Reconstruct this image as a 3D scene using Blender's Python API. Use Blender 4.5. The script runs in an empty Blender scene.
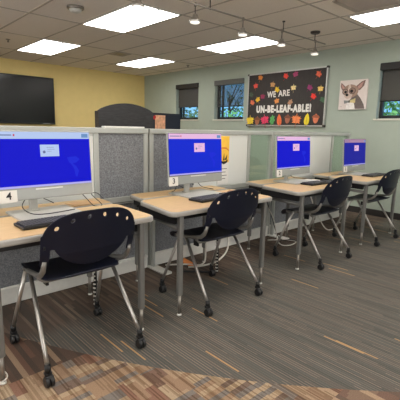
import bpy, bmesh, math, random
from mathutils import Vector, Matrix
random.seed(7)
S = bpy.context.scene
COL = S.collection
PI = math.pi

# ------------------------------------------------------------------ camera
cam_d = bpy.data.cameras.new('camera'); cam = bpy.data.objects.new('camera', cam_d); COL.objects.link(cam)
RT = Vector((0.73865222, -0.67372036, 0.02222095)); UP = Vector((0.10421523, 0.14670332, 0.98367541)); FW = Vector((0.66598205, 0.72427827, -0.17857466))
m = Matrix((RT, UP, -FW)).transposed().to_4x4(); m.translation = Vector((0, 0, 1.28))
cam.matrix_world = m
cam_d.sensor_width = 36; cam_d.lens = 36*390/400; cam_d.clip_start = .05; cam_d.clip_end = 200
S.camera = cam

# ------------------------------------------------------------------ world, sun, exposure
w = bpy.data.worlds.new('sky'); S.world = w; w.use_nodes = True
nt = w.node_tree; bg = nt.nodes['Background']
tcw = nt.nodes.new('ShaderNodeTexCoord'); spw = nt.nodes.new('ShaderNodeSeparateXYZ'); rw = nt.nodes.new('ShaderNodeValToRGB')
nt.links.new(tcw.outputs['Generated'], spw.inputs[0]); nt.links.new(spw.outputs[2], rw.inputs[0]); nt.links.new(rw.outputs[0], bg.inputs[0])
rw.color_ramp.elements[0].color = (.19, .42, .68, 1); rw.color_ramp.elements[1].color = (.06, .20, .58, 1); bg.inputs[1].default_value = 1.9
sun_d = bpy.data.lights.new('sun', 'SUN'); sun_d.energy = 4.5; sun_d.angle = .01; sun_o = bpy.data.objects.new('sun', sun_d); COL.objects.link(sun_o)
sun_o.rotation_euler = Vector((.52, .1, -1)).to_track_quat('-Z', 'Y').to_euler()
S.view_settings.view_transform = 'Standard'; S.view_settings.look = 'None'; S.view_settings.gamma = 1; S.view_settings.use_curve_mapping = False
S.view_settings.exposure = 0.0
LAMP = 10.0     # emission of the fluorescent diffusers

def area(name, loc, rot, sx, sy, e, col):
    l = bpy.data.lights.new(name, 'AREA'); l.shape = 'RECTANGLE'; l.size = sx; l.size_y = sy; l.energy = e; l.color = col
    o = bpy.data.objects.new(name, l); o.location = loc; o.rotation_euler = rot; COL.objects.link(o); return o
# added fill lamps by two unseen walls, tilted upward to brighten the ceiling
area('fill_lamp_front', (1.6, -3.9, 1.25), (math.radians(138), 0, 0), 6.0, 1.3, 190, (.95, .97, 1))
area('fill_lamp_left', (-2.9, 2.2, 1.25), (math.radians(138), 0, math.radians(-90)), 6.0, 1.3, 190, (.95, .97, 1))

# ------------------------------------------------------------------ materials
def s2l(c):
    return tuple((x/12.92 if x <= .04045 else ((x+.055)/1.055)**2.4) for x in c)
def rgb(r, g, b): return s2l((r/255, g/255, b/255)) + (1,)
def mat(name, col, rough=.5, metal=0, noise=0, nscale=30, bump=0, emit=0, spec=.5, stretch=None, coat=0):
    M = bpy.data.materials.new(name); M.use_nodes = True
    n = M.node_tree; b = n.nodes['Principled BSDF']
    b.inputs['Base Color'].default_value = col; b.inputs['Roughness'].default_value = rough; b.inputs['Metallic'].default_value = metal
    b.inputs['Specular IOR Level'].default_value = spec; b.inputs['Coat Weight'].default_value = coat
    tc = n.nodes.new('ShaderNodeTexCoord'); mp = n.nodes.new('ShaderNodeMapping'); n.links.new(tc.outputs['Object'], mp.inputs[0])
    if stretch: mp.inputs['Scale'].default_value = stretch
    nz = n.nodes.new('ShaderNodeTexNoise'); nz.inputs['Scale'].default_value = nscale; nz.inputs['Detail'].default_value = 4
    n.links.new(mp.outputs[0], nz.inputs['Vector'])
    if noise:
        r = n.nodes.new('ShaderNodeMapRange'); r.inputs[1].default_value = .3; r.inputs[2].default_value = .7
        r.inputs[3].default_value = 1-noise; r.inputs[4].default_value = 1+noise
        n.links.new(nz.outputs[0], r.inputs[0])
        mx = n.nodes.new('ShaderNodeVectorMath'); mx.operation = 'SCALE'; mx.inputs[0].default_value = col[:3]
        n.links.new(r.outputs[0], mx.inputs['Scale']); n.links.new(mx.outputs[0], b.inputs['Base Color'])
    if bump:
        bp = n.nodes.new('ShaderNodeBump'); bp.inputs['Strength'].default_value = bump; bp.inputs['Distance'].default_value = .003
        n.links.new(nz.outputs[0], bp.inputs['Height']); n.links.new(bp.outputs[0], b.inputs['Normal'])
    if emit:
        b.inputs['Emission Color'].default_value = col; b.inputs['Emission Strength'].default_value = emit
    return M

M = {}
M['sage'] = mat('sage_paint', rgb(168, 178, 165), .75, noise=.02, nscale=8, bump=.05)
M['yellow'] = mat('yellow_paint', rgb(228, 204, 136), .75, noise=.02, nscale=8, bump=.05)
M['cream'] = mat('cream_paint', rgb(205, 203, 190), .8, noise=.02, nscale=8)
M['base'] = mat('dark_baseboard_vinyl', rgb(50, 46, 44), .5, noise=.1)
M['ptn'] = mat('partition_aluminium', rgb(178, 180, 174), .45, .25, noise=.03)
M['ptn_dark'] = mat('partition_groove', rgb(115, 117, 114), .5, .2, noise=.05)
M['fabric'] = mat('grey_tackable_fabric', rgb(122, 124, 127), .95, noise=.42, nscale=110, bump=.5)
M['fabric_d'] = mat('dark_grey_lower_fabric', rgb(112, 114, 117), .95, noise=.38, nscale=110, bump=.5)
M['white'] = mat('whiteboard', rgb(216, 217, 211), .3, noise=.02, nscale=4)
M['plastic_w'] = mat('white_plastic', rgb(222, 221, 214), .45, noise=.03)
M['silver'] = mat('monitor_silver', rgb(160, 162, 158), .4, .2, noise=.02)
M['silver2'] = mat('monitor_base_silver', rgb(185, 184, 178), .35, .2, noise=.02)
M['edge'] = mat('desk_edge_grey', rgb(156, 153, 146), .5, noise=.03)
M['legm'] = mat('desk_leg_grey', rgb(112, 111, 107), .5, .2, noise=.03)
M['chrome'] = mat('brushed_steel_tube', rgb(176, 172, 166), .28, .85, noise=.04)
M['chair_grey'] = mat('chair_grey_tube', rgb(140, 137, 131), .35, .6, noise=.03)
M['navy'] = mat('navy_polypropylene', rgb(11, 16, 34), .42, spec=.35, noise=.06, nscale=60, bump=.06)
M['black'] = mat('black_plastic', rgb(22, 22, 23), .45, noise=.1)
M['key'] = mat('black_keycap', rgb(62, 62, 64), .5, noise=.1)
M['tvscreen'] = mat('tv_glass', rgb(20, 21, 22), .22, noise=.1, nscale=2)
M['dwood'] = mat('dark_charcoal_wood', rgb(47, 46, 47), .6, noise=.35, nscale=9, stretch=(1, 1, 7), bump=.15)
M['navycab'] = mat('dark_navy_laminate', rgb(30, 38, 52), .5, noise=.06)
M['paper'] = mat('white_paper', rgb(225, 222, 215), .8, noise=.02)
M['orange'] = mat('orange_plastic', rgb(240, 146, 72), .6, noise=.05)
M['cable_w'] = mat('white_cable', rgb(205, 200, 190), .5, noise=.05)
M['cable_b'] = mat('black_cable', rgb(28, 28, 30), .5, noise=.05)
M['metal_dark'] = mat('dark_bronze_metal', rgb(66, 60, 56), .4, .6, noise=.05)
M['rail'] = mat('satin_nickel_rail', rgb(150, 144, 136), .35, .7, noise=.04)
M['winframe'] = mat('black_window_frame', rgb(26, 28, 30), .45, noise=.05)
M['cassette_b'] = mat('black_shade_cassette', rgb(34, 33, 33), .5, noise=.06)
M['cassette_g'] = mat('grey_shade_cassette', rgb(88, 88, 84), .5, noise=.06)
M['frame_al'] = mat('aluminium_frame', rgb(186, 186, 182), .4, .4, noise=.03)
M['lamp'] = mat('fluorescent_diffuser', rgb(255, 250, 240), .6, noise=0)
def set_emit(Mx, col, s):
    b = Mx.node_tree.nodes['Principled BSDF']; b.inputs['Emission Color'].default_value = col; b.inputs['Emission Strength'].default_value = s
set_emit(M['lamp'], (1, .965, .915, 1), LAMP)
M['lampframe'] = mat('white_light_frame', rgb(205, 202, 194), .5, noise=.02)
M['bulb'] = mat('spot_glass', rgb(230, 225, 215), .2, emit=1.2)
M['bark'] = mat('tree_bark', rgb(80, 66, 54), .9, noise=.3)
M['leaf'] = mat('tree_leaves', rgb(110, 170, 86), .7, noise=.5, nscale=3)
M['leaf2'] = mat('distant_leaves', rgb(62, 104, 66), .8, noise=.4, nscale=3)
M['grass'] = mat('lawn', rgb(90, 120, 70), .95, noise=.3, nscale=6)

def wood(name, col, sc=(3, 30, 30)):
    return mat(name, col, .45, noise=.10, nscale=5, stretch=sc, bump=.02)
M['maple'] = wood('maple_laminate', rgb(200, 168, 122))

def screen_mat(name, col, s=1.0):
    Mx = mat(name, (0.004, 0.004, 0.006, 1), .5, noise=0, spec=.08); set_emit(Mx, col, s); return Mx
M['scr_blue'] = screen_mat('screen_blue', rgb(4, 10, 208), .95)
M['scr_blue_b'] = screen_mat('screen_blue_bright', rgb(8, 40, 212), .95)
M['scr_blue2'] = screen_mat('screen_blue_dim', rgb(28, 32, 158), .9)
M['scr_bar4'] = screen_mat('screen_pale_blue', rgb(186, 206, 244), .95)
M['scr_bar'] = screen_mat('screen_pink_white', rgb(236, 190, 228), .95)
M['scr_bar1'] = screen_mat('screen_mauve', rgb(180, 140, 170), .9)
M['scr_task'] = screen_mat('screen_lavender', rgb(180, 176, 248), .95)
M['scr_txt'] = screen_mat('screen_text_grey', rgb(110, 120, 165), .9)
M['scr_map'] = screen_mat('screen_faint_blue', rgb(24, 40, 218), .95)
M['scr_btn'] = screen_mat('screen_button_blue', rgb(110, 150, 200), .95)
M['scr_red'] = screen_mat('screen_red', rgb(210, 70, 90), .9)

def glass_mat(name, tint, mixf, rough=0):
    Mx = bpy.data.materials.new(name); Mx.use_nodes = True; n = Mx.node_tree; n.nodes.clear()
    o = n.nodes.new('ShaderNodeOutputMaterial'); t = n.nodes.new('ShaderNodeBsdfTransparent'); t.inputs[0].default_value = tint
    g = n.nodes.new('ShaderNodeBsdfGlossy'); g.inputs['Roughness'].default_value = .05
    mx = n.nodes.new('ShaderNodeMixShader'); mx.inputs[0].default_value = mixf
    n.links.new(t.outputs[0], mx.inputs[1]); n.links.new(g.outputs[0], mx.inputs[2]); n.links.new(mx.outputs[0], o.inputs[0]); return Mx
M['glass'] = glass_mat('window_glass', (.92, .97, .98, 1), .06)
M['ptnglass'] = glass_mat('partition_glass', (.86, .93, .88, 1), .07)
def shade_mat(name, col, open_):
    Mx = bpy.data.materials.new(name); Mx.use_nodes = True; n = Mx.node_tree
    b = n.nodes['Principled BSDF']; b.inputs['Base Color'].default_value = col; b.inputs['Roughness'].default_value = .9
    o = n.nodes['Material Output']; t = n.nodes.new('ShaderNodeBsdfTransparent')
    nz = n.nodes.new('ShaderNodeTexNoise'); nz.inputs['Scale'].default_value = 60
    tc = n.nodes.new('ShaderNodeTexCoord'); n.links.new(tc.outputs['Object'], nz.inputs['Vector'])
    r = n.nodes.new('ShaderNodeMapRange'); r.inputs[3].default_value = max(0, open_-.1); r.inputs[4].default_value = open_+.1; n.links.new(nz.outputs[0], r.inputs[0])
    mx = n.nodes.new('ShaderNodeMixShader'); n.links.new(r.outputs[0], mx.inputs[0])
    n.links.new(b.outputs[0], mx.inputs[1]); n.links.new(t.outputs[0], mx.inputs[2]); n.links.new(mx.outputs[0], o.inputs[0]); return Mx
M['shade'] = shade_mat('dark_solar_mesh', rgb(78, 76, 72), .03)
M['shade_open'] = shade_mat('open_solar_mesh', rgb(70, 69, 67), .5)

# helper for node maths
def nodes_of(name):
    Mx = bpy.data.materials.new(name); Mx.use_nodes = True; return Mx, Mx.node_tree, Mx.node_tree.nodes['Principled BSDF']
class NG:
    def __init__(s, n): s.n = n
    def math(s, op, a, b=0, c=0):
        x = s.n.nodes.new('ShaderNodeMath'); x.operation = op
        for i, v in enumerate((a, b, c)):
            if hasattr(v, 'links') or hasattr(v, 'is_output'): s.n.links.new(v, x.inputs[i])
            else: x.inputs[i].default_value = v
        return x.outputs[0]
    def comb(s, x, y, z=0):
        c = s.n.nodes.new('ShaderNodeCombineXYZ')
        for i, v in enumerate((x, y, z)):
            if hasattr(v, 'is_output'): s.n.links.new(v, c.inputs[i])
            else: c.inputs[i].default_value = v
        return c.outputs[0]
    def wn(s, vec):
        x = s.n.nodes.new('ShaderNodeTexWhiteNoise'); x.noise_dimensions = '3D'; s.n.links.new(vec, x.inputs['Vector']); return x.outputs['Value']
    def ramp(s, f, stops, const=True):
        r = s.n.nodes.new('ShaderNodeValToRGB'); r.color_ramp.interpolation = 'CONSTANT' if const else 'LINEAR'
        e = r.color_ramp.elements
        while len(e) > 1: e.remove(e[-1])
        e[0].position = stops[0][0]; e[0].color = stops[0][1]
        for p, c in stops[1:]:
            k = e.new(p); k.color = c
        s.n.links.new(f, r.inputs[0]); return r.outputs[0]
    def mix(s, f, a, b):
        x = s.n.nodes.new('ShaderNodeMix'); x.data_type = 'RGBA'
        if hasattr(f, 'is_output'): s.n.links.new(f, x.inputs[0])
        else: x.inputs[0].default_value = f
        for i, v in ((6, a), (7, b)):
            if hasattr(v, 'is_output'): s.n.links.new(v, x.inputs[i])
            else: x.inputs[i].default_value = v
        return x.outputs[2]

def carpet():
    Mx, n, b = nodes_of('striped_carpet'); g = NG(n)
    tc = n.nodes.new('ShaderNodeTexCoord'); sp = n.nodes.new('ShaderNodeSeparateXYZ'); n.links.new(tc.outputs['Object'], sp.inputs[0])
    X, Y = sp.outputs[0], sp.outputs[1]
    def stripes(wid, ln, seed):
        cx = g.math('FLOOR', g.math('DIVIDE', X, wid))
        off = g.wn(g.comb(cx, seed, 3.1))
        cy = g.math('FLOOR', g.math('ADD', g.math('DIVIDE', Y, ln), g.math('MULTIPLY', off, 9.0)))
        return g.wn(g.comb(cx, cy, seed))
    # far field: green-grey loops with thin brown and rare gold stripes
    base = g.ramp(stripes(.024, .9, 1.0), [(0, rgb(86, 87, 82)), (.4, rgb(79, 80, 76)), (.75, rgb(90, 87, 81))])
    fr = g.math('FRACT', g.math('DIVIDE', X, .018))
    thin = g.math('LESS_THAN', fr, .38)
    amt = g.ramp(stripes(.018, .32, 3.0), [(0, (.25, .25, .25, 1)), (.35, (.8, .8, .8, 1)), (.7, (.5, .5, .5, 1)), (.9, (1, 1, 1, 1))])
    f1 = g.mix(g.math('MULTIPLY', thin, amt), base, rgb(128, 113, 102))
    gl = g.math('GREATER_THAN', stripes(.011, .26, 5.0), .991)
    f1 = g.mix(gl, f1, rgb(172, 138, 100))
    # browner field close to the partitions
    f2 = g.ramp(stripes(.02, .4, 2.0), [(0, rgb(90, 78, 70)), (.3, rgb(106, 92, 81)), (.55, rgb(82, 74, 68)), (.8, rgb(98, 84, 74)), (.93, rgb(120, 106, 92))])
    nz = n.nodes.new('ShaderNodeTexNoise'); nz.inputs['Scale'].default_value = 1.5; n.links.new(tc.outputs['Object'], nz.inputs['Vector'])
    edge = g.math('ADD', Y, g.math('MULTIPLY', nz.outputs[0], .3))
    sm = n.nodes.new('ShaderNodeMapRange'); sm.inputs[1].default_value = 2.42; sm.inputs[2].default_value = 2.56; n.links.new(edge, sm.inputs[0])
    far = g.mix(sm.outputs[0], f1, f2)
    # near field beyond the arc: tan patchwork and dark brown stripes
    def patches(wx, wy, seed):
        cx = g.math('FLOOR', g.math('DIVIDE', X, wx)); off = g.wn(g.comb(cx, seed, 1.7))
        cy = g.math('FLOOR', g.math('ADD', g.math('DIVIDE', Y, wy), g.math('MULTIPLY', off, 5.0)))
        return g.wn(g.comb(cx, cy, seed))
    t1 = g.ramp(patches(.055, .15, 4.0), [(0, rgb(158, 134, 110)), (.32, rgb(144, 118, 96)), (.52, rgb(120, 96, 82)), (.62, rgb(166, 145, 120)), (.82, rgb(130, 98, 82)), (.93, rgb(122, 112, 104))])
    t2 = g.ramp(patches(.13, .034, 8.0), [(0, rgb(166, 144, 118)), (.4, rgb(120, 112, 106)), (.6, rgb(150, 124, 100)), (.85, rgb(116, 98, 86))])
    which = g.math('GREATER_THAN', g.wn(g.comb(g.math('FLOOR', g.math('DIVIDE', X, .30)), g.math('FLOOR', g.math('DIVIDE', Y, .26)), 6.0)), .62)
    tan = g.mix(which, t1, t2)
    fine = g.ramp(stripes(.008, .3, 9.0), [(0, rgb(255, 255, 255)), (.5, rgb(225, 222, 218)), (.8, rgb(205, 198, 190))])
    mm = n.nodes.new('ShaderNodeMix'); mm.data_type = 'RGBA'; mm.blend_type = 'MULTIPLY'; mm.inputs[0].default_value = 1
    n.links.new(tan, mm.inputs[6]); n.links.new(fine, mm.inputs[7]); tan = mm.outputs[2]
    b2 = g.ramp(stripes(.03, .8, 11.0), [(0, rgb(88, 72, 63)), (.35, rgb(80, 68, 60)), (.7, rgb(104, 80, 68)), (.9, rgb(140, 118, 98))])
    near = g.mix(g.math('GREATER_THAN', Y, 1.93), tan, b2)
    b3 = g.ramp(stripes(.034, .5, 13.0), [(0, rgb(112, 88, 76)), (.3, rgb(100, 82, 72)), (.6, rgb(124, 102, 86)), (.86, rgb(158, 134, 110))])
    near = g.mix(g.math('LESS_THAN', Y, .80), near, b3)
    dx = g.math('SUBTRACT', X, 5.992); dy = g.math('SUBTRACT', Y, 4.84)
    d = g.math('SQRT', g.math('ADD', g.math('MULTIPLY', dx, dx), g.math('MULTIPLY', dy, dy)))
    col = g.mix(g.math('GREATER_THAN', d, 5.855), far, near)
    n2 = n.nodes.new('ShaderNodeTexNoise'); n2.inputs['Scale'].default_value = 220; n.links.new(tc.outputs['Object'], n2.inputs['Vector'])
    r = n.nodes.new('ShaderNodeMapRange'); r.inputs[1].default_value = .3; r.inputs[2].default_value = .7; r.inputs[3].default_value = .8; r.inputs[4].default_value = 1.15; n.links.new(n2.outputs[0], r.inputs[0])
    vm = n.nodes.new('ShaderNodeVectorMath'); vm.operation = 'SCALE'; n.links.new(col, vm.inputs[0]); n.links.new(r.outputs[0], vm.inputs['Scale'])
    n.links.new(vm.outputs[0], b.inputs['Base Color']); b.inputs['Roughness'].default_value = .95; b.inputs['Specular IOR Level'].default_value = .15
    bp = n.nodes.new('ShaderNodeBump'); bp.inputs['Strength'].default_value = .4; bp.inputs['Distance'].default_value = .003; n.links.new(n2.outputs[0], bp.inputs['Height']); n.links.new(bp.outputs[0], b.inputs['Normal'])
    return Mx
TX, TY = 2.515, 3.84       # origin of the ceiling grid
PX, PY = .665, 1.30        # its pitch
def tiles():
    Mx, n, b = nodes_of('mineral_ceiling_tile'); g = NG(n)
    tc = n.nodes.new('ShaderNodeTexCoord'); n2 = n.nodes.new('ShaderNodeTexNoise'); n2.inputs['Scale'].default_value = 90; n2.inputs['Detail'].default_value = 5
    n.links.new(tc.outputs['Object'], n2.inputs['Vector'])
    c = g.ramp(n2.outputs[0], [(.3, rgb(226, 217, 207)), (.7, rgb(238, 229, 219))], False)
    n.links.new(c, b.inputs['Base Color']); b.inputs['Roughness'].default_value = .95
    bp = n.nodes.new('ShaderNodeBump'); bp.inputs['Strength'].default_value = .3; bp.inputs['Distance'].default_value = .003; n.links.new(n2.outputs[0], bp.inputs['Height']); n.links.new(bp.outputs[0], b.inputs['Normal'])
    return Mx
M['carpet'] = carpet(); M['tile'] = tiles(); M['tee'] = mat('ceiling_grid_tee', rgb(176, 166, 155), .6, noise=.03)

# ------------------------------------------------------------------ mesh helpers
class MB:
    """collects shapes for ONE mesh object"""
    def __init__(s): s.bm = bmesh.new()
    def box(s, c, size, bev=0, rot=None):
        r = bmesh.ops.create_cube(s.bm, size=1); vs = r['verts']
        for v in vs: v.co = Vector((v.co.x*size[0], v.co.y*size[1], v.co.z*size[2]))
        if bev:
            es = list({e for v in vs for e in v.link_edges})
            o = bmesh.ops.bevel(s.bm, geom=vs+es, offset=bev, segments=2, affect='EDGES', profile=.5)
            vs = list({v for f in o['faces'] for v in f.verts} | {v for v in vs if v.is_valid})
        Mx = Matrix.Translation(Vector(c)) @ (rot.to_4x4() if rot is not None else Matrix())
        for v in vs: v.co = Mx @ v.co
        return s
    def span(s, a, b, bev=0):
        return s.box([(a[i]+b[i])/2 for i in range(3)], [abs(b[i]-a[i]) for i in range(3)], bev)
    def tube(s, pts, r, seg=10, flat=1.0, smooth=True):
        pts = [Vector(p) for p in pts]; rs = r if isinstance(r, (list, tuple)) else [r]*len(pts)
        rings = []; prev = None
        for i, p in enumerate(pts):
            if i == 0: t = pts[1]-p
            elif i == len(pts)-1: t = p-pts[i-1]
            else: t = (pts[i+1]-p).normalized()+(p-pts[i-1]).normalized()
            t.normalize()
            if prev is None:
                a = Vector((1, 0, 0)) if abs(t.x) < .8 else Vector((0, 1, 0))
                u = (a-t*a.dot(t)).normalized()
            else: u = (prev-t*prev.dot(t)).normalized()
            prev = u; v = t.cross(u)
            rings.append([s.bm.verts.new(p+u*math.cos(2*PI*k/seg)*rs[i]*flat+v*math.sin(2*PI*k/seg)*rs[i]) for k in range(seg)])
        for a, b in zip(rings, rings[1:]):
            for k in range(seg):
                f = s.bm.faces.new((a[k], a[(k+1) % seg], b[(k+1) % seg], b[k])); f.smooth = smooth
        s.bm.faces.new(rings[0][::-1]); s.bm.faces.new(rings[-1]); return s
    def lathe(s, prof, c=(0, 0, 0), seg=20, axis='z'):
        rings = []
        for r, z in prof:
            ring = []
            for k in range(seg):
                a = 2*PI*k/seg; p = Vector((r*math.cos(a), r*math.sin(a), z))
                if axis == 'x': p = Vector((p.z, p.x, p.y))
                if axis == 'y': p = Vector((p.x, p.z, p.y))
                ring.append(s.bm.verts.new(p+Vector(c)))
            rings.append(ring)
        for a, b in zip(rings, rings[1:]):
            for k in range(seg):
                f = s.bm.faces.new((a[k], a[(k+1) % seg], b[(k+1) % seg], b[k])); f.smooth = True
        s.bm.faces.new(rings[0][::-1]); s.bm.faces.new(rings[-1]); return s
    def prism(s, pts, fn, th):
        """2-D outline pts mapped to 3-D by fn(u, v, depth)"""
        a = [s.bm.verts.new(fn(u, v, 0)) for u, v in pts]; b = [s.bm.verts.new(fn(u, v, th)) for u, v in pts]
        n = len(pts)
        try: s.bm.faces.new(a[::-1]); s.bm.faces.new(b)
        except ValueError: pass
        for k in range(n): s.bm.faces.new((a[k], a[(k+1) % n], b[(k+1) % n], b[k]))
        return s
    def quad(s, *p):
        s.bm.faces.new([s.bm.verts.new(x) for x in p]); return s
    def build(s, name, m, parent=None, shade=False):
        bmesh.ops.recalc_face_normals(s.bm, faces=s.bm.faces)
        me = bpy.data.meshes.new(name); s.bm.to_mesh(me); s.bm.free()
        me.materials.append(m if not isinstance(m, str) else M[m])
        if shade:
            for p in me.polygons: p.use_smooth = True
        o = bpy.data.objects.new(name, me); COL.objects.link(o)
        if parent is not None: o.parent = parent
        return o
def tag(o, label=None, cat=None, group=None, kind=None):
    if label: o['label'] = label
    if cat: o['category'] = cat
    if group: o['group'] = group
    if kind: o['kind'] = kind
    return o
def empty(name, loc, label=None, cat=None, group=None, rz=0):
    o = bpy.data.objects.new(name, None); COL.objects.link(o); o.location = loc; o.rotation_euler = (0, 0, rz); o.empty_display_size = .1
    return tag(o, label, cat, group)
def struct(o): o['kind'] = 'structure'; return o
def copy_tree(o, parent=None):
    c = o.copy(); COL.objects.link(c)
    if parent is not None: c.parent = parent
    for ch in list(o.children): copy_tree(ch, c)
    return c
def implicit(f, x0, x1, z0, z1, h):
    """marching-squares sheet of f(x, z) > 0 -> list of polygons"""
    nx, nz = int(math.ceil((x1-x0)/h)), int(math.ceil((z1-z0)/h))
    V = [[f(x0+i*h, z0+j*h) for j in range(nz+1)] for i in range(nx+1)]
    out = []
    for i in range(nx):
        for j in range(nz):
            cs = [(i, j), (i+1, j), (i+1, j+1), (i, j+1)]
            if all(V[a][b] <= 0 for a, b in cs): continue
            poly = []
            for k in range(4):
                (a, b), (c, d) = cs[k], cs[(k+1) % 4]; va, vc = V[a][b], V[c][d]
                if va > 0: poly.append((x0+a*h, z0+b*h))
                if (va > 0) != (vc > 0):
                    t = va/(va-vc); poly.append((x0+(a+(c-a)*t)*h, z0+(b+(d-b)*t)*h))
            if len(poly) > 2: out.append(poly)
    return out
def sheet(polys, fn, th, name, m, parent):
    bm = bmesh.new(); cache = {}
    def vt(p):
        k = (round(p[0], 5), round(p[1], 5))
        if k not in cache: cache[k] = bm.verts.new(fn(*p))
        return cache[k]
    for p in polys:
        vs = []
        for q in p:
            v = vt(q)
            if v not in vs: vs.append(v)
        if len(vs) > 2:
            try: bm.faces.new(vs).smooth = True
            except ValueError: pass
    bmesh.ops.recalc_face_normals(bm, faces=bm.faces)
    me = bpy.data.meshes.new(name); bm.to_mesh(me); bm.free(); me.materials.append(M[m])
    o = bpy.data.objects.new(name, me); COL.objects.link(o); o.parent = parent
    md = o.modifiers.new('thickness', 'SOLIDIFY'); md.thickness = th; md.offset = 0
    return o
def text_mesh(body, m, parent, Mx, size=1, width=None, ext=.02, bold=0, name='lettering'):
    cu = bpy.data.curves.new('lettering_curve', 'FONT'); cu.body = body; cu.size = size; cu.extrude = ext; cu.offset = bold; cu.resolution_u = 2; cu.space_character = 1.0+bold*18
    cu.align_x = 'CENTER'; cu.align_y = 'CENTER'
    t = bpy.data.objects.new('lettering_tmp', cu); COL.objects.link(t)
    me = bpy.data.meshes.new_from_object(t.evaluated_get(bpy.context.evaluated_depsgraph_get()))
    bpy.data.objects.remove(t); bpy.data.curves.remove(cu)
    xs = [v.co.x for v in me.vertices]
    k = width/(max(xs)-min(xs)) if width else 1
    cx = (max(xs)+min(xs))/2
    for v in me.vertices: v.co = Mx @ Vector(((v.co.x-cx)*k, v.co.y, v.co.z))
    me.materials.clear(); me.materials.append(M[m] if isinstance(m, str) else m)
    o = bpy.data.objects.new(name, me); COL.objects.link(o)
    if parent is not None: o.parent = parent
    return o
FACE_Y = Matrix(((1, 0, 0, 0), (0, 0, -1, 0), (0, 1, 0, 0), (0, 0, 0, 1)))     # text that faces -Y
FACE_X = Matrix(((0, 0, -1, 0), (-1, 0, 0, 0), (0, 1, 0, 0), (0, 0, 0, 1)))    # text that faces -X

# ------------------------------------------------------------------ the room shell
XW, YW, XL, YF, ZC = 6.1, 8.9, -3.0, -4.0, 2.62
struct(MB().span((XL-.2, YF-.2, -.12), (XW+.2, YW+.2, 0)).build('floor', 'carpet'))
cl = struct(MB().span((XL-.2, YF-.2, ZC), (XW+.2, YW+.2, ZC+.15)).build('ceiling', 'tile'))
g = MB(); x = TX-9*PX
while x < XW:
    if x > XL: g.span((x-.011, YF, ZC-.005), (x+.011, YW, ZC+.01))
    x += PX
y = TY-6*PY
while y < YW:
    if y > YF: g.span((XL, y-.011, ZC-.0045), (XW, y+.011, ZC+.01))
    y += PY
g.build('ceiling_grid', 'tee', cl)
wins = [(2, 6.765, 7.56), (1, 5.40, 6.24), (3, 1.86, 2.70)]
WZ0, WZ1 = 1.50, 2.31
wr = MB(); ys = [YF-.2]
for _, a, b in sorted(wins, key=lambda q: q[1]): ys += [a, b]
ys.append(YW+.2)
for k in range(0, len(ys), 2): wr.span((XW, ys[k], 0), (XW+.2, ys[k+1], ZC))
for _, a, b in wins: wr.span((XW, a, 0), (XW+.2, b, WZ0)); wr.span((XW, a, WZ1), (XW+.2, b, ZC))
struct(wr.build('wall_right', 'sage'))
struct(MB().span((XL-.2, YW, 0), (XW, YW+.2, ZC)).build('wall_back', 'yellow'))
struct(MB().span((XL-.2, YF, 0), (XL, YW, ZC)).build('wall_left', 'cream'))
struct(MB().span((XL-.2, YF-.2, 0), (XW, YF, ZC)).build('wall_front', 'cream'))
struct(MB().span((XW-.014, YF, 0), (XW, YW, .10), .003).build('baseboard_right', 'base'))
struct(MB().span((XL, YW-.014, 0), (XW-.014, YW, .10), .003).build('baseboard_back', 'base'))
for nm, a, b in (('window_4', (-1.4, YF+.0, .55), (4.6, YF+.04, 1.95)), ('window_5', (XL+.0, -.8, .55), (XL+.04, 5.2, 1.95))):  # invented window frames on solid walls, added to go with the fill lamps
    fr = MB(); ax = 0 if nm == 'window_4' else 1
    for zz in (.55, 1.90): 
        A = list(a); B = list(b); A[2] = zz; B[2] = zz+.05; fr.span(A, B)
    for k in range(7):
        A = list(a); B = list(b); A[ax] = a[ax]+k*.99; B[ax] = A[ax]+.05; fr.span(A, B)
    struct(fr.build(nm, 'winframe'))
for n, a, b in wins:
    fr = MB(); xx = XW+.10
    fr.span((xx, a, WZ0), (xx+.06, a+.045, WZ1), .004); fr.span((xx, b-.045, WZ0), (xx+.06, b, WZ1), .004)
    fr.span((xx, a+.045, WZ0), (xx+.06, b-.045, WZ0+.05), .004); fr.span((xx, a+.045, WZ1-.05), (xx+.06, b-.045, WZ1), .004)
    if n != 3: fr.span((xx+.005, b-.15, WZ0+.05), (xx+.05, b-.12, WZ1-.05), .003)
    fo = struct(fr.build('window_%d' % n, 'winframe'))
    MB().span((xx+.025, a+.045, WZ0+.05), (xx+.031, b-.045, WZ1-.05)).build('pane', 'glass', fo)
    MB().span((XW-.02, a-.03, WZ0-.028), (xx, b+.03, WZ0-.002), .003).build('window_sill', 'cream', fo)

# ------------------------------------------------------------------ roller shades
def shade(y0, y1, zbot, cas, fab, label):
    r = empty('roller_shade', (XW, (y0+y1)/2, WZ1), label, 'roller shade')
    W = (y1-y0)/2
    MB().span((-.030, -W, -.105), (.050, W, -.003), .008).build('cassette', cas, r)
    MB().span((.052, -W+.03, zbot-WZ1), (.056, W-.03, -.09)).build('shade_cloth', fab, r)
    MB().tube([(.054, -W+.03, zbot-WZ1), (.054, W-.03, zbot-WZ1)], .010, 8).build('hem_bar', 'cassette_b', r)
    return r
shade(6.768, 7.557, 1.79, 'cassette_b', 'shade', 'dark roller shade with black cassette on the window nearest the yellow wall')
shade(5.403, 6.237, 1.77, 'cassette_g', 'shade_open', 'grey see-through roller shade on the window just left of the leaf board')
shade(1.863, 2.697, 1.76, 'cassette_b', 'shade', 'dark roller shade on the window at the right edge beside the dog picture')

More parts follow.
